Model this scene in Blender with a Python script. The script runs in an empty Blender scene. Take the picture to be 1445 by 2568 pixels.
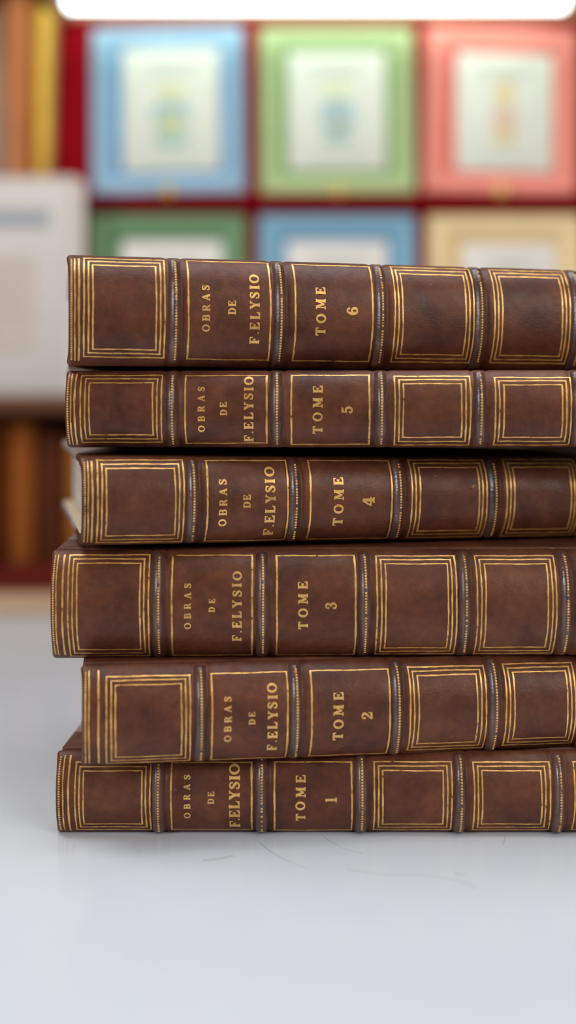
import bpy, bmesh, math, random
from mathutils import Vector, Matrix
rnd = random.Random(7)
SC = bpy.context.scene
COL = SC.collection
MM = 0.001
PI = math.pi

# ------------------------------------------------------------------ helpers
def srgb(r, g, b):
    f = lambda c: (c / 255 / 12.92) if c / 255 <= 0.04045 else ((c / 255 + 0.055) / 1.055) ** 2.4
    return (f(r), f(g), f(b), 1.0)

def tag(o, label=None, cat=None, group=None, kind=None):
    if label: o['label'] = label
    if cat: o['category'] = cat
    if group: o['group'] = group
    if kind: o['kind'] = kind
    return o

def empty(name, loc, rot=(0, 0, 0)):
    o = bpy.data.objects.new(name, None)
    o.empty_display_size = 0.01
    COL.objects.link(o)
    o.location = loc
    o.rotation_euler = rot
    return o

class MB:
    """collects shapes, builds one mesh object"""
    def __init__(self):
        self.bm = bmesh.new()
    def verts(self, pts):
        return [self.bm.verts.new(p) for p in pts]
    def face(self, vs, mi=0):
        try:
            f = self.bm.faces.new(vs)
            f.material_index = mi
            return f
        except ValueError:
            return None
    def grid(self, rows, close_u=False, close_v=False, mi=0):
        V = [self.verts(r) for r in rows]
        n, m = len(V), len(V[0])
        for i in range(n if close_u else n - 1):
            for j in range(m if close_v else m - 1):
                self.face([V[i][j], V[(i + 1) % n][j], V[(i + 1) % n][(j + 1) % m], V[i][(j + 1) % m]], mi)
        return V
    def box(self, lo, hi, bevel=0.0, seg=2, mi=0, mat=None):
        b = bmesh.new()
        bmesh.ops.create_cube(b, size=1.0)
        for v in b.verts:
            v.co = Vector([lo[k] + (v.co[k] + 0.5) * (hi[k] - lo[k]) for k in range(3)])
        if bevel:
            bmesh.ops.bevel(b, geom=b.edges[:], offset=bevel, segments=seg, profile=0.5, affect='EDGES')
        self.merge(b, mi, mat)
    def merge(self, b, mi=0, mat=None):
        mp = {}
        for v in b.verts:
            mp[v] = self.bm.verts.new(mat @ v.co if mat else v.co)
        for f in b.faces:
            self.face([mp[v] for v in f.verts], mi)
        b.free()
    def tube(self, pts, r, n=10, mi=0, cap=True):
        pts = [Vector(p) for p in pts]
        rows = []
        for i, p in enumerate(pts):
            t = (pts[min(i + 1, len(pts) - 1)] - pts[max(i - 1, 0)]).normalized()
            a = t.cross(Vector((0, 0, 1)))
            if a.length < 1e-4: a = t.cross(Vector((1, 0, 0)))
            a.normalize()
            b = t.cross(a)
            rr = r[i] if isinstance(r, (list, tuple)) else r
            rows.append([p + rr * (math.cos(2 * PI * k / n) * a + math.sin(2 * PI * k / n) * b) for k in range(n)])
        V = self.grid(rows, close_v=True, mi=mi)
        if cap:
            self.face(V[0][::-1], mi)
            self.face(V[-1], mi)
    def build(self, name, mats, parent=None, smooth=True, normals=True, angle=40):
        if normals:
            bmesh.ops.recalc_face_normals(self.bm, faces=self.bm.faces[:])
        me = bpy.data.meshes.new(name)
        self.bm.to_mesh(me)
        self.bm.free()
        for m in (mats if isinstance(mats, (list, tuple)) else [mats]):
            me.materials.append(m)
        if smooth:
            me.shade_smooth()
            try:
                me.set_sharp_from_angle(angle=math.radians(angle))
            except Exception:
                pass
        o = bpy.data.objects.new(name, me)
        COL.objects.link(o)
        if parent: o.parent = parent
        return o

# ---------------------------------------------------------------- materials
def new_mat(name):
    m = bpy.data.materials.new(name)
    m.use_nodes = True
    nt = m.node_tree
    b = nt.nodes['Principled BSDF']
    return m, nt, b

def N(nt, typ, **kw):
    n = nt.nodes.new(typ)
    for k, v in kw.items():
        if k.startswith('_'):
            setattr(n, k[1:], v)
        else:
            n.inputs[k].default_value = v
    return n

def L(nt, a, b):
    nt.links.new(a, b)

def ramp(nt, fac, stops, interp='LINEAR'):
    r = nt.nodes.new('ShaderNodeValToRGB')
    r.color_ramp.interpolation = interp
    el = r.color_ramp.elements
    while len(el) < len(stops): el.new(0.5)
    for e, (p, c) in zip(el, stops):
        e.position = p
        e.color = c if len(c) == 4 else (*c, 1)
    L(nt, fac, r.inputs['Fac'])
    return r

def objcoord(nt, spread=5.0):
    tc = nt.nodes.new('ShaderNodeTexCoord')
    oi = nt.nodes.new('ShaderNodeObjectInfo')
    mul = N(nt, 'ShaderNodeMath', _operation='MULTIPLY')
    mul.inputs[1].default_value = spread
    L(nt, oi.outputs['Random'], mul.inputs[0])
    add = N(nt, 'ShaderNodeVectorMath', _operation='ADD')
    L(nt, tc.outputs['Object'], add.inputs[0])
    L(nt, mul.outputs[0], add.inputs[1])
    return add.outputs[0]

def mixc(nt, fac, a, b, blend='MIX'):
    m = nt.nodes.new('ShaderNodeMix')
    m.data_type = 'RGBA'
    m.blend_type = blend
    for sock, v in ((m.inputs[0], fac), (m.inputs[6], a), (m.inputs[7], b)):
        if hasattr(v, 'is_linked'): L(nt, v, sock)
        else: sock.default_value = v
    return m.outputs[2]

def noise(nt, vec, scale, detail=4, rough=0.55, dist=0.0):
    n = N(nt, 'ShaderNodeTexNoise', Scale=scale, Detail=detail, Roughness=rough, Distortion=dist)
    L(nt, vec, n.inputs['Vector'])
    return n.outputs['Fac']

def leather(name, dark, mid, light, scuff, rough=0.42, grain=0.35, scuff_at=0.70, spec=0.45):
    m, nt, b = new_mat(name)
    v = objcoord(nt)
    n1 = noise(nt, v, 55, 5, 0.6, 0.4)
    base = ramp(nt, n1, [(0.30, dark), (0.52, mid), (0.75, light)]).outputs[0]
    n2 = noise(nt, v, 420, 3, 0.6)
    fine = ramp(nt, n2, [(0.35, (0.84, 0.82, 0.83, 1)), (0.65, (1.08, 1.06, 1.04, 1))]).outputs[0]
    c = mixc(nt, 1.0, base, fine, 'MULTIPLY')
    n3 = noise(nt, v, 95, 6, 0.68)
    sf = ramp(nt, n3, [(scuff_at, (0, 0, 0, 1)), (scuff_at + 0.035, (1, 1, 1, 1))]).outputs[0]
    c = mixc(nt, sf, c, scuff)
    n5 = noise(nt, v, 640, 2, 0.5)
    dots = ramp(nt, n5, [(0.79, (0, 0, 0, 1)), (0.81, (0.6, 0.6, 0.6, 1))]).outputs[0]
    c = mixc(nt, dots, c, srgb(190, 150, 120))
    L(nt, c, b.inputs['Base Color'])
    n4 = noise(nt, v, 160, 3)
    rr = ramp(nt, n4, [(0.3, (rough - 0.07,) * 3), (0.7, (rough + 0.1,) * 3)])
    L(nt, rr.outputs[0], b.inputs['Roughness'])
    b.inputs['Specular IOR Level'].default_value = spec
    vo = N(nt, 'ShaderNodeTexVoronoi', Scale=1500.0)
    dv = N(nt, 'ShaderNodeVectorMath', _operation='MULTIPLY')
    dv.inputs[1].default_value = (0.55, 1, 1)
    L(nt, v, dv.inputs[0])
    L(nt, dv.outputs[0], vo.inputs['Vector'])
    add = N(nt, 'ShaderNodeMath', _operation='ADD')
    L(nt, vo.outputs['Distance'], add.inputs[0])
    L(nt, n2, add.inputs[1])
    bp = N(nt, 'ShaderNodeBump', Strength=grain, Distance=0.00012)
    L(nt, add.outputs[0], bp.inputs['Height'])
    L(nt, bp.outputs[0], b.inputs['Normal'])
    return m

def gold_leaf(name, wear=0.30):
    m, nt, b = new_mat(name)
    v = objcoord(nt)
    n1 = noise(nt, v, 520, 4, 0.65)
    c = ramp(nt, n1, [(wear, srgb(110, 66, 36)), (wear + 0.07, srgb(214, 158, 84)), (0.62, srgb(242, 194, 116))]).outputs[0]
    n2 = noise(nt, v, 70, 2)
    tint = ramp(nt, n2, [(0.35, (0.80, 0.78, 0.72, 1)), (0.65, (1.1, 1.05, 1.0, 1))]).outputs[0]
    c = mixc(nt, 1.0, c, tint, 'MULTIPLY')
    L(nt, c, b.inputs['Base Color'])
    b.inputs['Metallic'].default_value = 0.40
    b.inputs['Roughness'].default_value = 0.36
    bp = N(nt, 'ShaderNodeBump', Strength=0.35, Distance=0.0001)
    L(nt, n1, bp.inputs['Height'])
    L(nt, bp.outputs[0], b.inputs['Normal'])
    return m

def plain(name, col, rough=0.5, spec=0.5, metal=0.0, var=0.10, scale=40.0, bump=0.0, coat=0.0):
    m, nt, b = new_mat(name)
    v = objcoord(nt)
    n = noise(nt, v, scale, 3)
    lo = tuple(x * (1 - var) for x in col[:3]) + (1,)
    hi = tuple(min(1, x * (1 + var)) for x in col[:3]) + (1,)
    L(nt, ramp(nt, n, [(0.3, lo), (0.7, hi)]).outputs[0], b.inputs['Base Color'])
    b.inputs['Roughness'].default_value = rough
    b.inputs['Specular IOR Level'].default_value = spec
    b.inputs['Metallic'].default_value = metal
    b.inputs['Coat Weight'].default_value = coat
    if bump:
        bp = N(nt, 'ShaderNodeBump', Strength=bump, Distance=0.0005)
        L(nt, noise(nt, v, scale * 12, 3), bp.inputs['Height'])
        L(nt, bp.outputs[0], b.inputs['Normal'])
    return m

def wood(name, a, c, rough=0.45, scale=(18, 18, 1.6), bump=0.15):
    m, nt, b = new_mat(name)
    v = objcoord(nt)
    s = N(nt, 'ShaderNodeVectorMath', _operation='MULTIPLY')
    s.inputs[1].default_value = scale
    L(nt, v, s.inputs[0])
    n = noise(nt, s.outputs[0], 6, 6, 0.6, 1.2)
    L(nt, ramp(nt, n, [(0.3, a), (0.7, c)]).outputs[0], b.inputs['Base Color'])
    b.inputs['Roughness'].default_value = rough
    bp = N(nt, 'ShaderNodeBump', Strength=bump, Distance=0.0005)
    L(nt, n, bp.inputs['Height'])
    L(nt, bp.outputs[0], b.inputs['Normal'])
    return m

M = {}
M['leather'] = leather('brown_leather', srgb(70, 37, 26), srgb(96, 53, 35), srgb(114, 65, 41), srgb(168, 100, 50), scuff_at=0.695, spec=0.32)
M['band'] = leather('rubbed_band_leather', srgb(62, 40, 35), srgb(90, 60, 50), srgb(108, 72, 58), srgb(170, 104, 56), rough=0.30, scuff_at=0.68, spec=0.8)
M['board_paper'] = leather('board_marbled_paper', srgb(112, 98, 90), srgb(148, 132, 122), srgb(176, 158, 146), srgb(190, 170, 150), rough=0.6, grain=0.1)
M['gold'] = gold_leaf('gold_leaf')
M['gold_text'] = gold_leaf('gold_leaf_lettering', 0.22)
M['gold_bead'] = gold_leaf('gold_leaf_beads', 0.34)
M['endpaper'] = plain('endpaper', srgb(205, 188, 165), 0.8, 0.2, scale=120)

def page_mat():
    m, nt, b = new_mat('page_edges')
    v = objcoord(nt)
    s = N(nt, 'ShaderNodeVectorMath', _operation='MULTIPLY')
    s.inputs[1].default_value = (6, 6, 900)
    L(nt, v, s.inputs[0])
    n = noise(nt, s.outputs[0], 3, 3)
    c = ramp(nt, n, [(0.3, srgb(176, 156, 140)), (0.7, srgb(222, 206, 190))]).outputs[0]
    L(nt, c, b.inputs['Base Color'])
    b.inputs['Roughness'].default_value = 0.75
    bp = N(nt, 'ShaderNodeBump', Strength=0.4, Distance=0.0003)
    L(nt, n, bp.inputs['Height'])
    L(nt, bp.outputs[0], b.inputs['Normal'])
    return m
M['pages'] = page_mat()

# ------------------------------------------------------- the leather volumes
LEN, DEPTH = 200.0, 126.0        # mm: height of the book (along the spine) and width of its boards

class Spine:
    """rounded spine: u runs along the spine, z up through the thickness, w into the book (mm)"""
    def __init__(self, T, B, bands):
        self.T, self.B, self.bands = T, B, bands
    def w(self, z):
        t = min(0.9999, abs((z - self.T / 2) / (self.T / 2)))
        return -self.B * (1 - t ** 2.4) ** 0.75
    def nrm(self, z):
        e = 0.02
        z0, z1 = max(0.0, z - e), min(self.T, z + e)
        dw = (self.w(z1) - self.w(z0)) / (z1 - z0)
        n = Vector((0, -1, dw))
        return n.normalized()
    def at(self, u, z, off=0.0):
        n = self.nrm(z)
        return Vector((u, self.w(z) + off * n.y, z + off * n.z)) * MM

def band_h(S, u0, du, z):
    t = abs((z - S.T / 2) / (S.T / 2))
    end = max(0.0, min(1.0, (0.965 - t) / 0.07)) ** 0.5
    return 1.75 * max(0.0, math.cos(PI * du / 2)) ** 0.8 * end

def spine_mesh(S, rng):
    T, H = S.T, S.T / 2
    nz = 72
    zs = [H - H * math.cos(PI * k / nz) * 0.9995 for k in range(nz + 1)]
    prof = [(4.7, 1.3), (3.4, 0.95), (2.2, 0.55), (1.1, 0.22), (0.45, 0.06)]
    path = [(w, z, 0) for w, z in prof] + [(S.w(z), z, 1) for z in zs] + [(w, T - z, 0) for w, z in prof[::-1]]
    us = [0.0, 0.08, 0.25, 0.5, 0.8, 1.2, 2.0, 3.2, 5.0]
    for b in S.bands:
        us += [b - 4.2, b - 3.2, b - 2.7, b - 2.2, b - 1.6, b, b + 1.6, b + 2.2, b + 2.7, b + 3.2, b + 4.2]
    us += [LEN - x for x in (5.0, 3.2, 2.0, 1.2, 0.8, 0.5, 0.25, 0.08, 0.0)]
    k = 8.0
    while k < LEN - 6:
        if min(abs(k - x) for x in us) > 1.6: us.append(k)
        k += 3.5
    us = sorted(us)
    C = Vector((0, 3.0, H))
    def inset(p, d):
        v = Vector((0, p[0], p[1])) - C
        l = v.length
        return C + v * ((l - d) / l)
    rows = []
    ph = [rng.uniform(0, 6.28) for _ in range(4)]
    r = 1.2
    for u in us:
        d = 0.0
        e = min(u, LEN - u)
        if e < r: d += r - math.sqrt(max(0, r * r - (r - e) ** 2))
        for b in S.bands:                       # blind-tooled valleys either side of each band
            x = abs(u - b)
            d += 0.38 * math.exp(-((x - 2.35) / 0.55) ** 2)
        row = []
        for (w, z, f) in path:
            t = abs((z - H) / H)
            wob = 0.10 * math.sin(u * 0.061 + ph[0]) * math.sin(z * 0.16 + ph[1]) + 0.05 * math.sin(u * 0.19 + ph[2] + z * 0.2)
            p = inset((w, z), d + (wob * 0.25 if f else 0))
            uu = u
            if u < 4: uu = u - 0.55 * t ** 7 * (1 - u / 4)
            if u > LEN - 4: uu = u + 0.55 * t ** 7 * (1 - (LEN - u) / 4)
            row.append(Vector((uu, p.y, p.z)) * MM)
        rows.append(row)
    inner0 = [Vector((0.25, *inset((w, z), r + 0.9)[1:])) * MM for (w, z, f) in path]
    inner1 = [Vector((4.5, *inset((w, z), r + 1.4)[1:])) * MM for (w, z, f) in path]
    innerb = [Vector((LEN - 0.25, *inset((w, z), r + 0.9)[1:])) * MM for (w, z, f) in path]
    innerc = [Vector((LEN - 4.5, *inset((w, z), r + 1.4)[1:])) * MM for (w, z, f) in path]
    mb = MB()
    mb.grid([inner1, inner0] + rows + [innerb, innerc])
    return mb

def strip_on(mb, S, a, b, width, off=0.05, n=None, rng=None):
    """gold line of given width (mm) lying on the spine from a=(u,z) to b=(u,z)"""
    (u0, z0), (u1, z1) = a, b
    vert = abs(z1 - z0) > abs(u1 - u0)
    ln = max(abs(z1 - z0), abs(u1 - u0))
    n = n or max(6, int(ln / 0.7))
    rows = []
    p = [rng.uniform(0, 6.28) for _ in range(3)]
    for i in range(n + 1):
        k = i / n
        u, z = u0 + (u1 - u0) * k, z0 + (z1 - z0) * k
        wo = 0.05 * math.sin(k * ln * 0.35 + p[0]) + 0.02 * math.sin(k * ln * 1.7 + p[1])
        h = width / 2 * (1 + 0.16 * math.sin(k * ln * 0.8 + p[2]))
        if vert:
            rows.append([S.at(u + wo - h, z, off), S.at(u + wo + h, z, off)])
        else:
            rows.append([S.at(u, z + wo - h, off), S.at(u, z + wo + h, off)])
    mb.grid(rows)

def frame_on(S, p, triple, rng):
    u0, u1, z0, z1 = p
    mb = MB()
    lv = [(0, 0)] if not triple else [(0, 0), (1.42, 1.12), (2.78, 2.45)]
    for i, (du, dz) in enumerate(lv):
        wv = 0.50 if triple else 0.58
        wh = 0.38 if triple else 0.34
        a, b, c, d = u0 + du, u1 - du, z0 + dz, z1 - dz
        j = lambda: rng.uniform(-0.12, 0.12)
        strip_on(mb, S, (a + j(), c - wh / 2), (a + j(), d + wh / 2), wv, rng=rng)
        strip_on(mb, S, (b + j(), c - wh / 2), (b + j(), d + wh / 2), wv, rng=rng)
        strip_on(mb, S, (a - wv / 2, c + j() * .6), (b + wv / 2, c + j() * .6), wh, rng=rng)
        strip_on(mb, S, (a - wv / 2, d + j() * .6), (b + wv / 2, d + j() * .6), wh, rng=rng)
    return mb

def bead_dome(mb, P, n, ru, rv, h, U):
    """small domed bead at P (metres), axes U (along the spine) and n (outward)"""
    Vv = n.cross(U).normalized()
    rings = []
    for (r, hh) in ((1.0, 0.0), (0.8, 0.62), (0.42, 0.92)):
        rings.append(mb.verts([P + (math.cos(2 * PI * k / 8) * U * ru * r + math.sin(2 * PI * k / 8) * Vv * rv * r + n * h * hh) * MM for k in range(8)]))
    top = mb.bm.verts.new(P + n * h * MM)
    for a, b in ((0, 1), (1, 2)):
        for k in range(8):
            mb.face([rings[a][k], rings[a][(k + 1) % 8], rings[b][(k + 1) % 8], rings[b][k]])
    for k in range(8):
        mb.face([rings[2][k], rings[2][(k + 1) % 8], top])

# --- engraved roman letters, cap height 1, drawn as weighted strokes (x, y, width)
ST, HL = 0.22, 0.085
def ell(cx, cy, rx, ry, a0, a1, w0, w1, n=20):
    """elliptical stroke; w0 = width where it runs vertical, w1 where it runs horizontal"""
    out = []
    for i in range(n + 1):
        a = math.radians(a0 + (a1 - a0) * i / n)
        c = abs(math.cos(a))
        out.append((cx + rx * math.cos(a), cy + ry * math.sin(a), w1 + (w0 - w1) * c ** 1.4))
    return out
def ser(x0, x1, y): return [(x0, y, 0.09), (x1, y, 0.09)]
def stem(x, y0=0.0, y1=1.0, w=ST): return [(x, y0, w), (x, y1, w)]
GLYPH = {
    'O': (0.92, [ell(0.46, 0.5, 0.36, 0.445, 0, 360, 0.2, 0.11, 36)], []),
    'B': (0.80, [stem(0.2), ser(0.02, 0.45, 0.045), ser(0.02, 0.45, 0.955), [(0.3, 0.52, 0.09), (0.45, 0.52, 0.09)],
                 ell(0.44, 0.735, 0.22, 0.22, -90, 90, 0.19, 0.09), ell(0.44, 0.28, 0.25, 0.235, -90, 90, 0.2, 0.09)], []),
    'R': (0.88, [stem(0.2), ser(0.02, 0.38, 0.045), ser(0.02, 0.45, 0.955), [(0.3, 0.5, 0.09), (0.45, 0.5, 0.09)],
                 ell(0.44, 0.73, 0.21, 0.225, -90, 90, 0.19, 0.09), [(0.42, 0.5, 0.16), (0.58, 0.32, 0.18), (0.72, 0.06, 0.16), (0.86, 0.05, 0.09)]], []),
    'A': (0.90, [[(0.44, 1.0, 0.08), (0.14, 0.05, 0.09)], [(0.45, 0.97, 0.2), (0.74, 0.05, 0.23)], [(0.22, 0.32, 0.09), (0.62, 0.32, 0.09)],
                 ser(0.0, 0.3, 0.045), ser(0.56, 0.9, 0.045)], []),
    'S': (0.70, [[(0.60, 0.70, 0.10), (0.56, 0.87, 0.11), (0.36, 0.945, 0.11), (0.16, 0.87, 0.16), (0.15, 0.70, 0.19), (0.34, 0.55, 0.22), (0.53, 0.40, 0.21),
                  (0.58, 0.24, 0.17), (0.44, 0.08, 0.12), (0.25, 0.06, 0.11), (0.12, 0.16, 0.11), (0.09, 0.34, 0.10)], [(0.615, 0.66, 0.07), (0.615, 0.95, 0.07)], [(0.075, 0.05, 0.07), (0.075, 0.36, 0.07)]], []),
    'D': (0.86, [stem(0.2), ser(0.02, 0.42, 0.045), ser(0.02, 0.42, 0.955), ell(0.38, 0.5, 0.36, 0.455, -90, 90, 0.21, 0.09, 26)], []),
    'E': (0.80, [stem(0.2), ser(0.02, 0.72, 0.045), ser(0.02, 0.68, 0.955), [(0.3, 0.52, 0.09), (0.52, 0.52, 0.09)], [(0.5, 0.37, 0.08), (0.5, 0.67, 0.08)],
                 [(0.66, 0.98, 0.09), (0.66, 0.72, 0.05)], [(0.70, 0.02, 0.10), (0.73, 0.32, 0.05)], [(0.5, 0.06, 0.1), (0.68, 0.16, 0.1)]], []),
    'F': (0.74, [stem(0.2), ser(0.02, 0.42, 0.045), ser(0.02, 0.68, 0.955), [(0.3, 0.52, 0.09), (0.5, 0.52, 0.09)], [(0.48, 0.37, 0.08), (0.48, 0.67, 0.08)],
                 [(0.66, 0.98, 0.10), (0.67, 0.68, 0.05)]], []),
    'L': (0.78, [stem(0.2), ser(0.02, 0.70, 0.045), ser(0.02, 0.40, 0.955), [(0.68, 0.02, 0.10), (0.73, 0.36, 0.05)], [(0.48, 0.06, 0.1), (0.66, 0.17, 0.1)]], []),
    'Y': (0.88, [[(0.17, 0.96, 0.22), (0.45, 0.46, 0.2)], [(0.73, 0.96, 0.09), (0.47, 0.46, 0.1)], stem(0.46, 0, 0.5), ser(0.0, 0.36, 0.955), ser(0.56, 0.88, 0.955), ser(0.26, 0.66, 0.045)], []),
    'I': (0.42, [stem(0.21), ser(0.01, 0.41, 0.045), ser(0.01, 0.41, 0.955)], []),
    'T': (0.84, [stem(0.42), ser(0.22, 0.62, 0.045), ser(0.06, 0.78, 0.95), [(0.09, 1.0, 0.10), (0.05, 0.70, 0.07)], [(0.75, 1.0, 0.10), (0.79, 0.70, 0.07)],
                 [(0.08, 0.86, 0.12), (0.3, 0.93, 0.09)], [(0.76, 0.86, 0.12), (0.54, 0.93, 0.09)]], []),
    'M': (1.10, [[(0.18, 0.04, 0.09), (0.21, 0.96, 0.10)], stem(0.87), [(0.25, 0.96, 0.21), (0.55, 0.16, 0.17)], [(0.55, 0.14, 0.09), (0.84, 0.96, 0.10)],
                 ser(0.0, 0.36, 0.045), ser(0.68, 1.08, 0.045), ser(0.04, 0.32, 0.955), ser(0.78, 1.06, 0.955)], []),
    '.': (0.16, [], [(0.08, 0.09, 0.09)]),
    '1': (0.50, [stem(0.26), ser(0.03, 0.49, 0.04), [(0.26, 0.96, 0.07), (0.06, 0.90, 0.08)]], []),
    '2': (0.72, [[(0.14, 0.72, 0.10), (0.16, 0.87, 0.10), (0.32, 0.95, 0.10), (0.52, 0.88, 0.17), (0.58, 0.72, 0.2), (0.48, 0.52, 0.18), (0.24, 0.28, 0.11), (0.09, 0.09, 0.1)],
                 [(0.06, 0.09, 0.17), (0.62, 0.10, 0.17)], [(0.65, 0.04, 0.09), (0.67, 0.36, 0.08)]], [(0.17, 0.70, 0.11)]),
    '3': (0.72, [[(0.14, 0.78, 0.09), (0.22, 0.93, 0.09), (0.38, 0.95, 0.11), (0.54, 0.86, 0.18), (0.54, 0.67, 0.18), (0.36, 0.53, 0.09), (0.26, 0.52, 0.08)],
                 [(0.32, 0.53, 0.09), (0.52, 0.45, 0.17), (0.59, 0.26, 0.2), (0.48, 0.09, 0.14), (0.32, 0.05, 0.10), (0.16, 0.10, 0.10), (0.10, 0.24, 0.09)]], [(0.17, 0.75, 0.11), (0.16, 0.24, 0.12)]),
    '4': (0.80, [stem(0.52, 0, 0.98), [(0.46, 0.96, 0.12), (0.06, 0.30, 0.08)], [(0.02, 0.29, 0.085), (0.78, 0.29, 0.085)], ser(0.28, 0.76, 0.04)], []),
    '5': (0.74, [[(0.17, 0.50, 0.07), (0.17, 0.92, 0.09)], [(0.14, 0.90, 0.16), (0.46, 0.90, 0.15), (0.62, 0.97, 0.05)],
                 [(0.17, 0.52, 0.07), (0.34, 0.62, 0.10), (0.53, 0.54, 0.17), (0.60, 0.32, 0.2), (0.50, 0.11, 0.14), (0.32, 0.05, 0.1), (0.15, 0.12, 0.1), (0.10, 0.24, 0.1)]], [(0.16, 0.22, 0.12)]),
    '6': (0.74, [[(0.56, 0.82, 0.10), (0.46, 0.94, 0.10), (0.32, 0.93, 0.11), (0.17, 0.74, 0.17), (0.13, 0.45, 0.2), (0.17, 0.2, 0.2), (0.28, 0.07, 0.14), (0.37, 0.05, 0.1)],
                 ell(0.38, 0.30, 0.21, 0.245, -100, 220, 0.19, 0.09, 30)], [(0.55, 0.80, 0.11)]),
}
def smooth_stroke(pts, sub=5):
    if len(pts) < 3 or len(pts) > 14: 
        if len(pts) == 2:
            return [tuple(a + (b - a) * k / 6 for a, b in zip(*pts)) for k in range(7)]
        return pts
    out = []
    P = [pts[0]] + list(pts) + [pts[-1]]
    for i in range(1, len(P) - 2):
        p0, p1, p2, p3 = P[i - 1], P[i], P[i + 1], P[i + 2]
        for k in range(sub):
            t = k / sub
            out.append(tuple(0.5 * ((2 * b) + (-a + c) * t + (2 * a - 5 * b + 4 * c - d) * t * t + (-a + 3 * b - 3 * c + d) * t ** 3)
                             for a, b, c, d in zip(p0, p1, p2, p3)))
    out.append(pts[-1])
    return out

def letter_line(S, text, box, rng):
    """letters reading up the spine: box = (u of cap tops, u of baselines, z of first letter, z of last letter end)"""
    u0, u1, z0, z1 = box
    cap = u1 - u0
    tot = sum(GLYPH[c][0] for c in text)
    span = (z1 - z0) / cap
    sx = 1.0
    gap = (span - tot) / max(1, len(text) - 1) if len(text) > 1 else 0
    if len(text) == 1: sx = span / tot
    elif gap < 0.03:
        gap = 0.03
        sx = (span - gap * (len(text) - 1)) / tot
    mb = MB()
    x = 0.0
    for c in text:
        wd, strokes, discs = GLYPH[c]
        jx, jy = rng.uniform(-.02, .02), rng.uniform(-.025, .025)
        def P(gx, gy):
            u, z = u1 - (gy + jy) * cap, z0 + (x + jx + gx * sx) * cap
            return S.at(u, z, 0.055)
        for s in strokes:
            s = smooth_stroke(s)
            rows = []
            for i, (a, b, w) in enumerate(s):
                q0, q1 = s[max(0, i - 1)], s[min(len(s) - 1, i + 1)]
                t = Vector((q1[0] - q0[0], q1[1] - q0[1]))
                if len(s) > 20 and (abs(s[0][0] - s[-1][0]) + abs(s[0][1] - s[-1][1]) < 1e-3) and i in (0, len(s) - 1):
                    t = Vector((s[1][0] - s[-2][0], s[1][1] - s[-2][1]))
                if t.length < 1e-6: t = Vector((1, 0))
                t.normalize()
                nx, ny = -t.y, t.x
                h = w / 2 * 1.06 + 0.018
                rows.append([P(a + nx * h, b + ny * h), P(a, b), P(a - nx * h, b - ny * h)])
            mb.grid(rows)
        for (a, b, r) in discs:
            cv = mb.bm.verts.new(P(a, b))
            ring = mb.verts([P(a + r * math.cos(2 * PI * k / 14), b + r * math.sin(2 * PI * k / 14)) for k in range(14)])
            for k in range(14): mb.face([cv, ring[k], ring[(k + 1) % 14]])
        x += wd * sx + gap
    # every leaf facing outwards
    for f in mb.bm.faces:
        f.normal_update()
        if f.normal.y > 0: f.normal_flip()
    return mb

def board_mesh(z0, z1, s0, s1, inner):
    """cover board between z0 and z1 (mm), its faces sloping by s0, s1 with depth"""
    mb = MB()
    b = bmesh.new()
    bmesh.ops.create_cube(b, size=1.0)
    for v in b.verts:
        v.co = Vector(((v.co.x + .5) * LEN, 4.8 + (v.co.y + .5) * (DEPTH - 4.8), z0 + (v.co.z + .5) * (z1 - z0)))
    bmesh.ops.bevel(b, geom=b.edges[:], offset=0.75, segments=3, profile=0.5, affect='EDGES')
    for yy in (27.0, 28.0):
        bmesh.ops.bisect_plane(b, geom=b.verts[:] + b.edges[:] + b.faces[:], plane_co=(0, yy, 0), plane_no=(0, 1, 0))
    for v in b.verts:
        k = (v.co.z - z0) / (z1 - z0)
        v.co.z += v.co.y * (s0 + (s1 - s0) * k)
        v.co *= MM
    pap = [f for f in b.faces if f.calc_center_median().y > 27.5 * MM]
    for f in pap: f.material_index = 1
    for f in b.faces:
        f.normal_update()
        if f.calc_center_median().y > 8 * MM and f.normal.z * inner > 0.9: f.material_index = 2
    mp = {}
    for v in b.verts: mp[v] = mb.bm.verts.new(v.co)
    for f in b.faces: mb.face([mp[v] for v in f.verts], f.material_index)
    b.free()
    return mb

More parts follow.
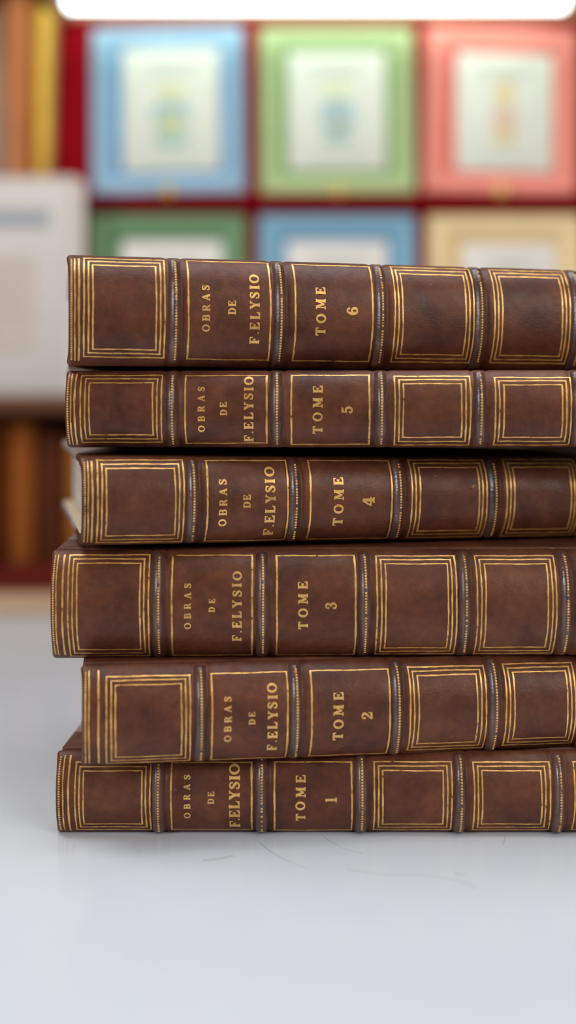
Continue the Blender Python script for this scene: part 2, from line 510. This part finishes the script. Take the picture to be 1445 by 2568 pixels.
BOOKS = {
    6: dict(x=-71.34, y=384.04, z=153.96, th=10.6, ti=1.7, T=35.75, B=8.66, s0=0, s1=0,
        bands=[33.87, 68.33, 102.58, 137.26, 172.5], ex=[0.95, 2.0, 3.3],
        panels=[(4.88, 30.66, 2.75, 34.52), (38.24, 65.15, 2.49, 34.68), (73.38, 99.57, 2.47, 34.49), (107.25, 134.86, 2.57, 34.68), (142.37, 169.58, 2.8, 34.68)],
        text={'OBRAS': (42.64, 45.1, 11.15, 26.24), 'DE': (51.09, 53.57, 16.83, 21.48), 'F.ELYSIO': (58.29, 61.45, 7.6, 30.33), 'TOME': (80.34, 83.56, 10.57, 26.72), '6': (90.72, 94.52, 17.57, 20.46)}),
    5: dict(x=-72.65, y=391.38, z=127.33, th=-1, ti=1.9, T=25.34, B=6.38, s0=0, s1=0,
        bands=[34.91, 68.97, 102.92, 135.1, 166.67], ex=[0.95, 2.0, 3.3],
        panels=[(5.17, 31.54, 1.8, 23.63), (39.32, 65.86, 1.52, 23.59), (73.88, 99.18, 1.11, 23.69), (107.43, 131.89, 0.95, 23.25), (139.92, 164.24, 0.95, 22.81)],
        text={'OBRAS': (43.47, 45.67, 5.26, 19.92), 'DE': (50.72, 52.92, 10.59, 14.99), 'F.ELYSIO': (58.49, 61.47, 1.93, 23.19), 'TOME': (80.86, 83.96, 4.59, 20.27), '5': (90.15, 93.77, 11.09, 13.54)}),
    4: dict(x=-66.96, y=381.27, z=95.76, th=13.4, ti=3.2, T=28.42, B=7.05, s0=0, s1=0,
        bands=[35.52, 69.46, 105.54, 139.96, 174.27], ex=[0.95, 2.0, 3.3],
        panels=[(4.92, 32.54, 0.95, 27.52), (40.21, 66.9, 0.95, 27.36), (74.76, 103.0, 0.95, 27.32), (110.21, 137.18, 0.95, 27.47), (144.68, 171.52, 0.95, 27.51)],
        text={'OBRAS': (44.01, 46.57, 6.21, 21.51), 'DE': (52.05, 54.44, 12.15, 16.59), 'F.ELYSIO': (59.37, 62.66, 2.68, 25.36), 'TOME': (82.69, 86.0, 5.77, 22.1), '4': (92.51, 96.69, 12.38, 15.47)}),
    3: dict(x=-76.91, y=389.03, z=58.03, th=2, ti=0.8, T=35.69, B=8.65, s0=0, s1=0.04,
        bands=[34.63, 68.32, 101.7, 134.5, 167.76], ex=[0.95, 1.9, 3.95],
        panels=[(5.73, 31.55, 1.07, 34.1), (38.99, 65.1, 1.12, 34.01), (72.97, 98.59, 1.07, 33.8), (105.73, 131.63, 1.07, 33.59), (138.49, 164.55, 1.07, 33.5)],
        text={'OBRAS': (43.1, 45.28, 10.65, 25.37), 'DE': (51.06, 52.99, 16.15, 20.53), 'F.ELYSIO': (58.65, 61.62, 6.26, 29.03), 'TOME': (79.94, 83.04, 10.31, 25.98), '3': (88.87, 92.49, 16.75, 19.21)}),
    2: dict(x=-65.29, y=375.5, z=26.17, th=8.2, ti=0.4, T=31.91, B=7.82, s0=0, s1=0.004,
        bands=[37.05, 67.58, 100.81, 133.4, 164.44], ex=[1.09, 2.19, 5.13],
        panels=[(7.59, 33.79, 0.96, 28.75), (40.58, 64.76, 0.96, 28.89), (72.61, 98.18, 1.03, 28.92), (104.91, 130.3, 1.98, 29.21), (137.19, 160.98, 2.6, 29.42)],
        text={'OBRAS': (44.49, 46.77, 7.65, 22.12), 'DE': (52.23, 54.27, 13.13, 17.21), 'F.ELYSIO': (58.35, 61.42, 3.97, 25.77), 'TOME': (79.61, 82.86, 6.84, 22.59), '2': (88.73, 92.26, 13.46, 15.92)}),
    1: dict(x=-75.9, y=391.73, z=0, th=0, ti=0, T=26.95, B=6.73, s0=0, s1=0,
        bands=[33.37, 67.13, 99.85, 132.19, 164.52], ex=[1.17, 2.47, 4.28],
        panels=[(6.36, 30.9, 1.66, 23.96), (37.79, 64.02, 1.66, 23.96), (71.55, 96.74, 1.36, 24.06), (104.01, 129.39, 1.56, 24.06), (136.6, 161.4, 1.56, 24.06), (169.4, 195.0, 1.56, 24.06)],
        text={'OBRAS': (41.94, 44.02, 6.2, 20.43), 'DE': (49.73, 51.81, 11.15, 15.25), 'F.ELYSIO': (56.74, 60.12, 2.68, 23.63), 'TOME': (78.43, 81.54, 5.29, 20.43), '1': (88.04, 91.67, 11.75, 13.37)}),
}
LABELS = {
    6: 'brown leather volume with spine lettered TOME 6, topmost book of the stack',
    5: 'thin brown leather volume with spine lettered TOME 5, second book from the top',
    4: 'brown leather volume lettered TOME 4, set askew between TOME 5 and TOME 3',
    3: 'thick brown leather volume lettered TOME 3, jutting furthest left in the stack',
    2: 'scuffed brown leather volume lettered TOME 2, lying askew on the bottom book',
    1: 'brown leather volume lettered TOME 1, bottom book resting on the white table',
}

def make_book(n, d):
    rng = random.Random(100 + n)
    root = empty('leather_book', (d['x'] * MM, d['y'] * MM, d['z'] * MM), (math.radians(d['ti']), 0, math.radians(d['th'])))
    tag(root, LABELS[n], 'book', 'leather volumes in the stack')
    T = d['T']
    S = Spine(T, d['B'], d['bands'])
    spine_mesh(S, rng).build('spine', M['leather'], root, angle=60)
    board_mesh(0.0, 2.7, d['s0'], d['s0'], 1).build('cover_board', [M['leather'], M['board_paper'], M['endpaper']], root)
    board_mesh(T - 2.7, T, d['s1'], d['s1'], -1).build('cover_board', [M['leather'], M['board_paper'], M['endpaper']], root)
    # pages, wedge-shaped if the book has swollen, inset from the boards
    pg = MB()
    b = bmesh.new()
    bmesh.ops.create_cube(b, size=1.0)
    for v in b.verts:
        y = 1.5 + (v.co.y + .5) * (DEPTH - 6.5)
        z = 2.75 + (v.co.z + .5) * (T - 5.5)
        z += y * (d['s0'] + (d['s1'] - d['s0']) * (v.co.z + .5))
        v.co = Vector((4.2 + (v.co.x + .5) * (LEN - 8.4), y, z)) * MM
    pg.merge(b)
    pg.build('page_block', M['pages'], root, smooth=False)
    # raised bands and their beaded gilt rolls
    for u0 in d['bands']:
        rows = []
        zs = [T / 2 + T / 2 * 0.965 * (-math.cos(PI * k / 44)) for k in range(45)]
        for i in range(15):
            du = -1 + 2 * i / 14
            sd = math.sin(PI * du / 2)
            rows.append([S.at(u0 + 2.05 * sd, z, band_h(S, u0, sd, z) - 0.42) for z in zs])
        mb = MB()
        mb.grid(rows)
        bd = mb.build('raised_band', M['band'], root)
        bb = MB()
        z = 0.085 * T
        while z < 0.915 * T:
            if rng.random() > 0.05:
                n_ = S.nrm(z)
                t = abs((z - T / 2) / (T / 2))
                P = S.at(u0 + 0.22, z, band_h(S, u0, 0.11, z) - 0.44)
                bead_dome(bb, P, n_, 0.40, 0.39, 0.17, Vector((1, 0, 0)))
            z += 0.88 * abs(n_.y) if abs(n_.y) > 0.4 else 0.36
        bb.build('gilt_beading', M['gold_bead'], bd)
    # tail roll: one beaded and two plain gilt lines at the end of the spine
    tl = MB()
    z = 0.05 * T
    while z < 0.95 * T:
        n_ = S.nrm(z)
        bead_dome(tl, S.at(max(0.95, d['ex'][0]), z, -0.02), n_, 0.33, 0.34, 0.12, Vector((1, 0, 0)))
        z += max(0.3, 0.8 * abs(n_.y))
    strip_on(tl, S, (d['ex'][1] + 0.75 * (d['ex'][0] < 0.5), 0.04 * T), (d['ex'][1] + 0.75 * (d['ex'][0] < 0.5), 0.96 * T), 0.42, rng=rng)
    strip_on(tl, S, (d['ex'][2], 0.04 * T), (d['ex'][2], 0.96 * T), 0.58, rng=rng)
    tl.build('gilt_end_roll', M['gold'], root)
    for i, p in enumerate(d['panels']):
        frame_on(S, p, i not in (1, 2), rng).build('gilt_frame', M['gold'], root, normals=False)
    for txt, box in d['text'].items():
        nm = 'volume_lettering' if (txt == 'TOME' or len(txt) == 1) else 'title_lettering'
        o = letter_line(S, txt, box, rng).build(nm, M['gold_text'], root, smooth=False, normals=False)
    return root

for n in (1, 2, 3, 4, 5, 6):
    make_book(n, BOOKS[n])

# ------------------------------------------------------------------ table
def table_mat():
    m, nt, b = new_mat('white_laminate')
    v = objcoord(nt, 0)
    n = noise(nt, v, 9, 5, 0.6)
    c = ramp(nt, n, [(0.25, srgb(204, 209, 217)), (0.75, srgb(211, 216, 224))]).outputs[0]
    s = N(nt, 'ShaderNodeVectorMath', _operation='MULTIPLY')
    s.inputs[1].default_value = (1, 2.2, 1)
    L(nt, v, s.inputs[0])
    n2 = noise(nt, s.outputs[0], 24, 5, 0.7, 0.8)
    sm = ramp(nt, n2, [(0.66, (0, 0, 0, 1)), (0.80, (0.16, 0.16, 0.16, 1))]).outputs[0]
    c = mixc(nt, sm, c, srgb(176, 174, 176))
    L(nt, c, b.inputs['Base Color'])
    r = ramp(nt, noise(nt, v, 30, 3), [(0.3, (0.17,) * 3), (0.7, (0.23,) * 3)])
    L(nt, r.outputs[0], b.inputs['Roughness'])
    b.inputs['Specular IOR Level'].default_value = 0.45
    return m
M['laminate'] = table_mat()
M['table_metal'] = plain('table_leg_metal', srgb(150, 152, 156), 0.35, 0.5, 0.8)
tb = empty('table', (0.1, 0.51, -0.75))
tag(tb, 'glossy white laminate table that carries the stack of leather books', 'table')
mb = MB(); mb.box((-0.8, -0.41, 0.722), (0.8, 0.412, 0.75), 0.003, 3)
mb.build('tabletop', M['laminate'], tb)
for sx in (-0.74, 0.74):
    for sy in (-0.34, 0.34):
        mb = MB(); mb.box((sx - .025, sy - .025, 0), (sx + .025, sy + .025, 0.722), 0.004)
        mb.build('leg', M['table_metal'], tb)

# hairs and lint lying on the table
M['hair'] = plain('hair_fibre', srgb(178, 172, 172), 0.6, 0.3)
M['lint'] = plain('lint_fibre', srgb(186, 168, 168), 0.8, 0.2)
# (points in metres on the tabletop)
FIB = [
    ('hair', 'long curved hair on the tabletop below the DE of TOME 1', [(-0.0090, 0.3807), (-0.0062, 0.3735), (-0.0010, 0.3647), (0.0055, 0.3570)], 0.00007, 'hair'),
    ('hair', 'curved hair on the tabletop below the number on the bottom spine', [(0.0120, 0.3858), (0.0142, 0.3807), (0.0182, 0.3743), (0.0235, 0.3704)], 0.00007, 'hair'),
    ('lint_fibre', 'short straight dark fibre on the tabletop below the first panels of the bottom book', [(-0.0262, 0.3634), (-0.0215, 0.3653), (-0.0172, 0.3679)], 0.00014, 'hair'),
    ('hair', 'faint long hair on the tabletop reaching toward the lower right edge', [(0.0180, 0.3560), (0.0290, 0.3518), (0.0400, 0.3512), (0.0500, 0.3467), (0.0545, 0.3396)], 0.00006, 'lint'),
    ('lint_fibre', 'tiny reddish fibre curled on the tabletop at the right', [(0.0498, 0.3531), (0.0512, 0.3518), (0.0530, 0.3515)], 0.00009, 'lint'),
    ('hair', 'very short hair on the tabletop under the last panels of the bottom book', [(0.0712, 0.3871), (0.0700, 0.3826), (0.0690, 0.3788)], 0.00006, 'hair'),
]
for nm, lab, pts, r, mt in FIB:
    q = smooth_stroke([(x, y, r) for x, y in pts], 8)
    mb = MB(); mb.tube([(x, y, r) for x, y, _ in q], r, 6)
    tag(mb.build(nm, M[mt]), lab, 'fibre')

# ------------------------------------------------------------ setting
M['wall'] = plain('wall_paint', srgb(150, 138, 122), 0.9, 0.2, scale=6, var=.04)
M['floor'] = wood('floor_boards', srgb(96, 74, 56), srgb(128, 100, 76), 0.5, (4, 30, 4))
mb = MB(); mb.box((-2.6, 1.30, -0.75), (2.6, 1.40, 1.9))
tag(mb.build('wall_back', M['wall'], smooth=False), kind='structure')
mb = MB(); mb.box((-2.6, -2.0, -0.80), (2.6, 1.40, -0.75))
tag(mb.build('floor', M['floor'], smooth=False), kind='structure')

# ------------------------------------------------------------ bookcase behind the table
M['wood'] = wood('bookcase_wood', srgb(164, 92, 40), srgb(200, 122, 60), 0.4)
M['wood_h'] = wood('shelf_wood', srgb(80, 40, 9), srgb(104, 56, 17), 0.65, (1.6, 18, 18))
M['wood_dark'] = wood('bookcase_back_wood', srgb(46, 24, 10), srgb(62, 34, 16), 0.7)
M['wood_base'] = wood('base_rail_wood', srgb(170, 132, 100), srgb(196, 160, 126), 0.45, (1.6, 18, 18))
bc = empty('bookcase', (0, 1.05, -0.75))
tag(bc, 'brown wooden bookcase standing against the far edge of the white table', 'bookcase')
def bpart(name, lo, hi, mat, bev=0.0015):
    mb = MB()
    mb.box([lo[0], lo[1] - 1.05, lo[2] + .75], [hi[0], hi[1] - 1.05, hi[2] + .75], bev, 2)
    return mb.build(name, mat, bc)
bpart('base_cabinet', (-0.60, 0.935, -0.75), (0.60, 1.20, -0.004), M['wood_dark'])
bpart('base_rail', (-0.60, 0.9245, -0.012), (0.60, 1.20, 0.0145), M['wood_base'], 0.002)
bpart('back_panel', (-0.60, 1.20, 0.0145), (0.60, 1.21, 0.62), M['wood_dark'], 0)
bpart('shelf', (-0.60, 0.922, 0.1585), (0.60, 1.20, 0.171), M['wood_h'], 0.002)
bpart('side_panel', (-0.61, 0.923, -0.75), (-0.60, 1.21, 0.62), M['wood'])
bpart('side_panel', (0.60, 0.923, -0.75), (0.61, 1.21, 0.62), M['wood'])
bpart('upright', (-0.2320, 0.963, 0.171), (-0.2120, 1.20, 0.62), M['wood'], 0.003)
bpart('top_shelf', (-0.60, 0.957, 0.503), (-0.2000, 1.20, 0.520), M['wood_h'], 0.002)
bpart('divider', (-0.2650, 0.97, 0.0145), (-0.2500, 1.20, 0.1585), M['wood'], 0.002)

# books in the bookcase: rounded spine towards the room, pages behind
def shelf_book(label, x0, x1, y0, z0, h, mat, depth=0.16, rings=0, group='books in the bookcase', lean=0):
    w = x1 - x0
    r = empty('shelf_book', ((x0 + x1) / 2, y0, z0), (0, math.radians(lean), 0))
    tag(r, label, 'book', group)
    mb = MB()
    rows = []
    nv = 14
    for k in range(9):
        z = h * k / 8
        row = []
        for j in range(nv + 1):
            a = PI * j / nv
            row.append(Vector((-w / 2 * math.cos(a), 0.006 - 0.008 * math.sin(a), z)))
        rows.append(row)
    V = mb.grid(rows)
    mb.face([V[0][j] for j in range(nv + 1)])
    mb.face([V[-1][j] for j in range(nv + 1)])
    mb.face([V[0][0], V[-1][0], V[-1][-1], V[0][-1]])
    mb.build('spine', mat, r)
    for s in (-1, 1):
        mb = MB()
        xa, xb = (-w / 2, -w / 2 + .0025) if s < 0 else (w / 2 - .0025, w / 2)
        mb.box((xa, 0.006, 0), (xb, depth, h), 0.0006)
        mb.build('cover_board', mat, r)
    mb = MB(); mb.box((-w / 2 + .0026, 0.0065, 0.003), (w / 2 - .0026, depth - .004, h - .003))
    mb.build('page_block', M['pages'], r, smooth=False)
    return r
C_ = lambda n, r, g, b, ro=.6: plain(n, srgb(r, g, b), ro, 0.15, scale=60, var=.12)
M['ochre'] = C_('ochre_cloth', 250, 204, 84, .45)
M['tan'] = C_('tan_leather', 176, 98, 38)
M['dkbrown'] = C_('dark_brown_leather', 98, 46, 20)
M['orange'] = C_('orange_brown_leather', 206, 126, 52)
M['redbox'] = C_('dark_red_cloth', 96, 22, 14, .7)
M['grey'] = C_('grey_cloth', 176, 152, 132)
shelf_book('tall ochre yellow book upright beside the wooden post', -0.2115, -0.1985, 0.980, 0.171, 0.325, M['ochre'], 0.18, group='tall books beside the wooden post')
shelf_book('tall greyish tan book upright at the far left of the wooden post', -0.262, -0.2325, 0.985, 0.171, 0.325, M['grey'], 0.18, group='tall books beside the wooden post')
shelf_book('tan brown book at the left end of the lower bookcase bay', -0.2415, -0.2165, 1.002, 0.0145, 0.137, M['tan'])
shelf_book('dark brown book right of the tan one in the lower bay', -0.2155, -0.1885, 1.005, 0.0145, 0.128, M['dkbrown'])
shelf_book('bright orange brown book peeking out left of TOME 4', -0.1870, -0.170, 1.002, 0.0145, 0.122, M['orange'])
mb = MB(); mb.box((-0.13, -0.02, 0), (0.10, 0.02, 0.0205), 0.0015)
o = mb.build('flat_box', M['redbox'])
o.location = (-0.175, 0.97, 0.0145)
tag(o, 'low dark red box lying flat in front of the shelved brown books', 'box')

# ------------------------------------------------------------ red display rack with framed prints
M['velvet'] = plain('crimson_velvet', srgb(136, 6, 20), 0.85, 0.05, scale=90, var=.12, bump=.2)
M['rail'] = wood('rack_rail_wood', srgb(150, 96, 66), srgb(190, 130, 96), 0.45, (1.6, 18, 18))
M['brass'] = plain('brass', srgb(224, 184, 104), 0.4, 0.5, 0.6, scale=200)
RK = empty('display_rack', (0, 0.963, 0.171))
tag(RK, 'crimson velvet display rack with two rows of framed prints under the lamp', 'display rack')
SL = 0.135
AL = math.atan(SL)
rot = Matrix.Rotation(-AL, 4, 'X')
XL, XR = -0.196, 0.262
HR = 0.3405                     # slant height of the rack
mb = MB(); mb.box((XL, 0, 0), (XR, 0.010, HR), 0.001, mat=rot); mb.build('back_panel', M['velvet'], RK)
for s in (0.0, 0.1640):
    mb = MB(); mb.box((XL, -0.014, s), (XR, 0.0, s + 0.0045), 0.0008, mat=rot); mb.build('ledge', M['velvet'], RK)
mb = MB(); mb.box((XL - .002, -0.006, HR - 0.014), (XR, 0.014, HR + 0.006), 0.002, mat=rot); mb.build('top_rail', M['rail'], RK)
mb = MB(); mb.box((XL - .0022, -0.010, 0.0), (XL, 0.016, HR + .004), 0.001, mat=rot); mb.build('side_rail', M['rail'], RK)
mb = MB(); mb.box((0.05, 0.012, 0.0), (0.10, 0.09, 0.006), 0.001); mb.box((0.07, 0.06, 0), (0.08, 0.075, 0.26), 0.001); mb.build('back_strut', M['wood_dark'], RK)
for px in (-0.125, 0.186):
    mb = MB()
    mb.tube([rot @ Vector((px, -0.004, HR - 0.002)), rot @ Vector((px, -0.010, HR - 0.002))], [0.0045, 0.0038], 14)
    mb.build('brass_pin', M['brass'], RK)

FM = {}
def fmats(key, outer, inner):
    FM[key] = (plain('frame_' + key, srgb(*outer), 0.4, 0.4, scale=60, var=.05), plain('mat_' + key, srgb(*inner), 0.6, 0.3, scale=60, var=.05))
fmats('blue', (134, 168, 188), (92, 142, 180))
fmats('lime', (158, 178, 122), (116, 148, 80))
fmats('pink', (224, 132, 114), (214, 92, 84))
fmats('green', (104, 140, 98), (80, 122, 80))
fmats('sky', (120, 164, 184), (90, 140, 172))
fmats('cream', (226, 198, 148), (212, 178, 122))
M['card'] = plain('print_card', srgb(218, 219, 203), 0.7, 0.2, scale=100, var=.02)
M['card2'] = plain('print_card_warm', srgb(214, 206, 198), 0.7, 0.2, scale=100, var=.02)
M['ink_grey'] = plain('ink_grey', srgb(176, 182, 170), 0.8, 0.2)
M['ink_blue'] = plain('ink_blue', srgb(164, 190, 192), 0.8, 0.2)
M['ink_yellow'] = plain('ink_yellow', srgb(216, 214, 166), 0.8, 0.2)
M['ink_olive'] = plain('ink_olive', srgb(194, 196, 140), 0.8, 0.2)
M['ink_teal'] = plain('ink_teal', srgb(162, 190, 178), 0.8, 0.2)
M['ink_ochre'] = plain('ink_ochre', srgb(216, 198, 150), 0.8, 0.2)
M['ink_rust'] = plain('ink_rust', srgb(212, 184, 160), 0.8, 0.2)

def disc(mb, x, z, rx, rz, y0, y1, n=20):
    a = mb.verts([(x + rx * math.cos(2 * PI * k / n), y0, z + rz * math.sin(2 * PI * k / n)) for k in range(n)])
    b = mb.verts([(x + rx * math.cos(2 * PI * k / n), y1, z + rz * math.sin(2 * PI * k / n)) for k in range(n)])
    for k in range(n): mb.face([a[k], a[(k + 1) % n], b[(k + 1) % n], b[k]])
    mb.face(a[::-1]); mb.face(b)

def ring_frame(w, h, bw, t):
    """moulded picture-frame ring, front at y=-t; sloping inner lip"""
    mb = MB()
    secs = [(0.0, 0.0), (0.0, -t * .75), (0.0022, -t), (bw * .55, -t * .97), (bw, -t * .55), (bw, 0.0)]
    rows = []
    for (i, y) in secs:
        rows.append([Vector((-w / 2 + i, y, i)), Vector((w / 2 - i, y, i)), Vector((w / 2 - i, y, h - i)), Vector((-w / 2 + i, y, h - i))])
    V = mb.grid(rows, close_v=True)
    for k in range(4):
        mb.face([V[0][k], V[0][(k + 1) % 4], V[-1][(k + 1) % 4], V[-1][k]])
    return mb

def framed_print(label, key, cx, s0, w, h, cw, ch, cdx, cdz, card, emblem, roll=0.0, clip=True):
    """frame standing on the rack's ledge; all lengths in metres, s0 = slant height of its foot"""
    p = rot @ Vector((cx, -0.0006, s0))
    r = empty('framed_print', Vector((0, 0.963, 0.171)) + p)
    r.rotation_euler = (Matrix.Rotation(-AL, 3, 'X') @ Matrix.Rotation(math.radians(roll), 3, 'Y')).to_euler()
    tag(r, label, 'picture frame', 'framed prints on the red rack')
    bw = 0.017
    ring_frame(w, h, bw, 0.009).build('frame', FM[key][0], r, angle=25)
    mb = MB(); mb.box((-w / 2 + .010, -0.0045, .010), (w / 2 - .010, -0.0008, h - .010)); mt = mb.build('mat_board', FM[key][1], r, smooth=False)
    mb = MB(); mb.box((cdx - cw / 2, -0.0056, h / 2 + cdz - ch / 2), (cdx + cw / 2, -0.0045, h / 2 + cdz + ch / 2), 0.0004)
    cd = mb.build('print_card', card, r)
    # printing on the card: a heading rule, an emblem, a caption rule
    zc = h / 2 + cdz
    for (dz, ww) in ((ch * .36, .62), (ch * .30, .4), (-ch * .38, .5)):
        mb = MB(); mb.box((cdx - cw * ww / 2, -0.00585, zc + dz - .0012), (cdx + cw * ww / 2, -0.0056, zc + dz + .0012))
        mb.build('printed_rule', M['ink_grey'], cd, smooth=False)
    for (mat, dx, dz, rx, rz, k) in emblem:
        mb = MB(); disc(mb, cdx + dx * 1.25, zc + dz * 1.2, rx * 1.3, rz * 1.25, -0.0056, -0.0059 - 0.0001 * k); mb.build('printed_emblem', M[mat], cd, smooth=False)
    if clip:
        mb = MB()
        mb.tube([(0, -0.0085, 0.0022), (0, -0.0135, 0.0022), (0, -0.0155, 0.0022)], [0.0058, 0.0052, 0.0030], 16)
        mb.build('brass_knob', M['brass'], r)
    return r

eb = [('ink_yellow', 0, .012, .010, .006, 0), ('ink_blue', 0, -.004, .013, .010, 0), ('ink_olive', 0, -.010, .008, .007, 1), ('ink_teal', 0, -.021, .012, .006, 0)]
eg = [('ink_yellow', 0, .014, .009, .005, 0), ('ink_blue', 0, -.004, .012, .013, 0), ('ink_grey', 0, -.010, .007, .008, 1), ('ink_teal', 0, -.020, .011, .004, 1)]
ep = [('ink_ochre', 0, .014, .007, .009, 0), ('ink_rust', 0, -.006, .009, .010, 0), ('ink_ochre', 0, -.018, .008, .006, 1)]
framed_print('framed print with pale blue border, upper row left', 'blue', -0.0990, 0.1685, 0.1275, 0.1475, 0.081, 0.108, 0.0025, 0.002, M['card'], eb, roll=-1.2)
framed_print('framed print with light green border, upper row middle', 'lime', 0.0415, 0.1685, 0.1290, 0.1475, 0.082, 0.104, 0.0000, 0.001, M['card'], eg, roll=-0.3)
framed_print('framed print with salmon pink border, upper row right', 'pink', 0.1755, 0.1685, 0.1270, 0.1475, 0.081, 0.104, 0.0030, 0.000, M['card'], ep, roll=2.0)
framed_print('framed print with dark green border, lower row behind the books', 'green', -0.0995, 0.0046, 0.1290, 0.1475, 0.083, 0.104, 0.004, 0.000, M['card2'], eg)
framed_print('framed print with dull sky blue border, lower row behind TOME 6', 'sky', 0.0405, 0.0046, 0.1290, 0.1475, 0.083, 0.104, 0.000, 0.000, M['card2'], eb)
framed_print('framed print with cream yellow border, lower row right', 'cream', 0.1790, 0.0046, 0.1270, 0.1475, 0.078, 0.100, 0.003, 0.000, M['card2'], ep)

# ------------------------------------------------------------ tube lamp above the prints
def emit(name, col, s):
    m, nt, b = new_mat(name)
    b.inputs['Base Color'].default_value = (0.9, 0.95, 0.93, 1)
    b.inputs['Emission Color'].default_value = col
    b.inputs['Emission Strength'].default_value = s
    return m
M['tube'] = emit('lit_tube', (0.82, 1.0, 0.95, 1), 6.5)
M['white_plastic'] = plain('white_plastic', srgb(220, 222, 220), 0.4, 0.5)
LY, LZ = 0.966, 0.4960
lp = empty('tube_lamp', (0.0231, LY, LZ))
tag(lp, 'lit white tube lamp across the top of the red display rack', 'lamp')
hl = 0.2040
mb = MB(); mb.tube([(-hl + .0, 0, 0), (-hl + .002, 0, 0), (hl - .002, 0, 0), (hl, 0, 0)], [0.005, 0.0075, 0.0075, 0.005], 20); mb.build('tube', M['tube'], lp)
for s in (-1, 1):
    mb = MB(); mb.tube([(s * hl, 0, 0.004), (s * (hl + .006), 0, 0.006)], 0.004, 14)
    mb.box((s * (hl + .003) - .002, -0.002, 0.004), (s * (hl + .003) + .002, 0.040, 0.014)) 
    mb.build('bracket', M['white_plastic'], lp)
mb = MB(); mb.box((-hl - .004, -0.008, 0.012), (hl + .004, 0.008, 0.026), 0.001); mb.build('lamp_housing', M['white_plastic'], lp)

# ------------------------------------------------------------ pale sign standing on the shelf
M['sign'] = plain('sign_board', srgb(204, 195, 188), 0.5, 0.4, scale=30, var=.02)
M['sign_edge'] = plain('sign_edge', srgb(206, 194, 184), 0.5, 0.4, scale=30, var=.02)
M['sign_head'] = plain('sign_heading_ink', srgb(166, 167, 169), 0.7, 0.2)
M['sign_text'] = plain('sign_text_ink', srgb(192, 172, 150), 0.7, 0.2)
sg = empty('sign', (-0.2255, 0.934, 0.171), (math.radians(-3), 0, 0))
tag(sg, 'pale grey sign with a heading bar standing on the bookcase shelf', 'sign')
def rounded_plate(w, h, r, y0, y1):
    mb = MB()
    out = []
    for (cx, cz, a0) in ((w / 2 - r, r, -90), (w / 2 - r, h - r, 0), (-w / 2 + r, h - r, 90), (-w / 2 + r, r, 180)):
        for k in range(7):
            a = math.radians(a0 + 15 * k)
            out.append((cx + r * math.cos(a), cz + r * math.sin(a)))
    a = mb.verts([(x, y0, z) for x, z in out]); b = mb.verts([(x, y1, z) for x, z in out])
    n = len(out)
    for k in range(n): mb.face([a[k], a[(k + 1) % n], b[(k + 1) % n], b[k]])
    mb.face(a[::-1]); mb.face(b)
    return mb
rounded_plate(0.126, 0.176, 0.010, 0.0, 0.004).build('frame', M['sign_edge'], sg)
pn = MB(); pn.box((-0.053, -0.0012, 0.003), (0.050, 0.0, 0.170), 0.0004); pn = pn.build('panel', M['sign'], sg)
mb = MB(); mb.box((-0.045, -0.0016, 0.134), (0.036, -0.0012, 0.150)); mb.build('heading_bar', M['sign_head'], pn, smooth=False)
mb = MB()
for k in range(13):
    mb.box((-0.045, -0.0015, 0.034 + .0062 * k), (0.022 + 0.003 * ((k * 7) % 3), -0.0012, 0.0368 + .0062 * k))
mb.build('text_block', M['sign_text'], pn, smooth=False)

# ------------------------------------------------------------ light
def area(name, loc, target, size, power, col, sy=None):
    d = bpy.data.lights.new(name, 'AREA')
    d.energy = power
    d.color = col
    d.size = size
    if sy: d.shape = 'RECTANGLE'; d.size_y = sy
    o = bpy.data.objects.new(name, d)
    COL.objects.link(o)
    o.location = loc
    o.rotation_euler = (Vector(target) - Vector(loc)).to_track_quat('-Z', 'Y').to_euler()
    return o
area('window_light', (-1.05, -0.45, 0.50), (0, 0.4, 0.08), 0.28, 8, (0.86, 0.93, 1.0), 0.45)
area('ceiling_light', (0.25, 0.30, 1.55), (0.1, 0.5, 0), 1.0, 13.2, (0.93, 0.97, 1.0), 1.0)
area('room_lamp', (0.75, -0.45, 0.60), (0.10, 0.4, 0.08), 0.70, 6.8, (1.0, 0.94, 0.86))
area('back_fill_light', (-0.7, 0.55, 1.55), (-0.3, 0.6, 0), 0.7, 10, (1.0, 0.96, 0.92), 0.7)  # unseen fill light, added to brighten the far left tabletop
w = bpy.data.worlds.new('room_ambience')
SC.world = w
w.use_nodes = True
bg = w.node_tree.nodes['Background']
bg.inputs['Color'].default_value = (1.0, 0.95, 0.90, 1)
bg.inputs['Strength'].default_value = 0.09

# ------------------------------------------------------------ camera
cam = bpy.data.cameras.new('camera')
co = bpy.data.objects.new('camera', cam)
COL.objects.link(co)
co.location = (0, 0, 0.12498)
co.rotation_euler = (PI / 2, 0, 0)
cam.sensor_fit = 'VERTICAL'
cam.sensor_height = 36.0
cam.lens = 2965 / 2568 * 36.0
cam.shift_y = -144 / 2568
cam.clip_start = 0.01
cam.dof.use_dof = True
cam.dof.focus_distance = 0.391
cam.dof.aperture_fstop = 3.1
SC.camera = co
vs = SC.view_settings
vs.view_transform = 'Standard'
vs.look = 'None'
vs.exposure = 0.0
vs.gamma = 1.0
vs.use_curve_mapping = False
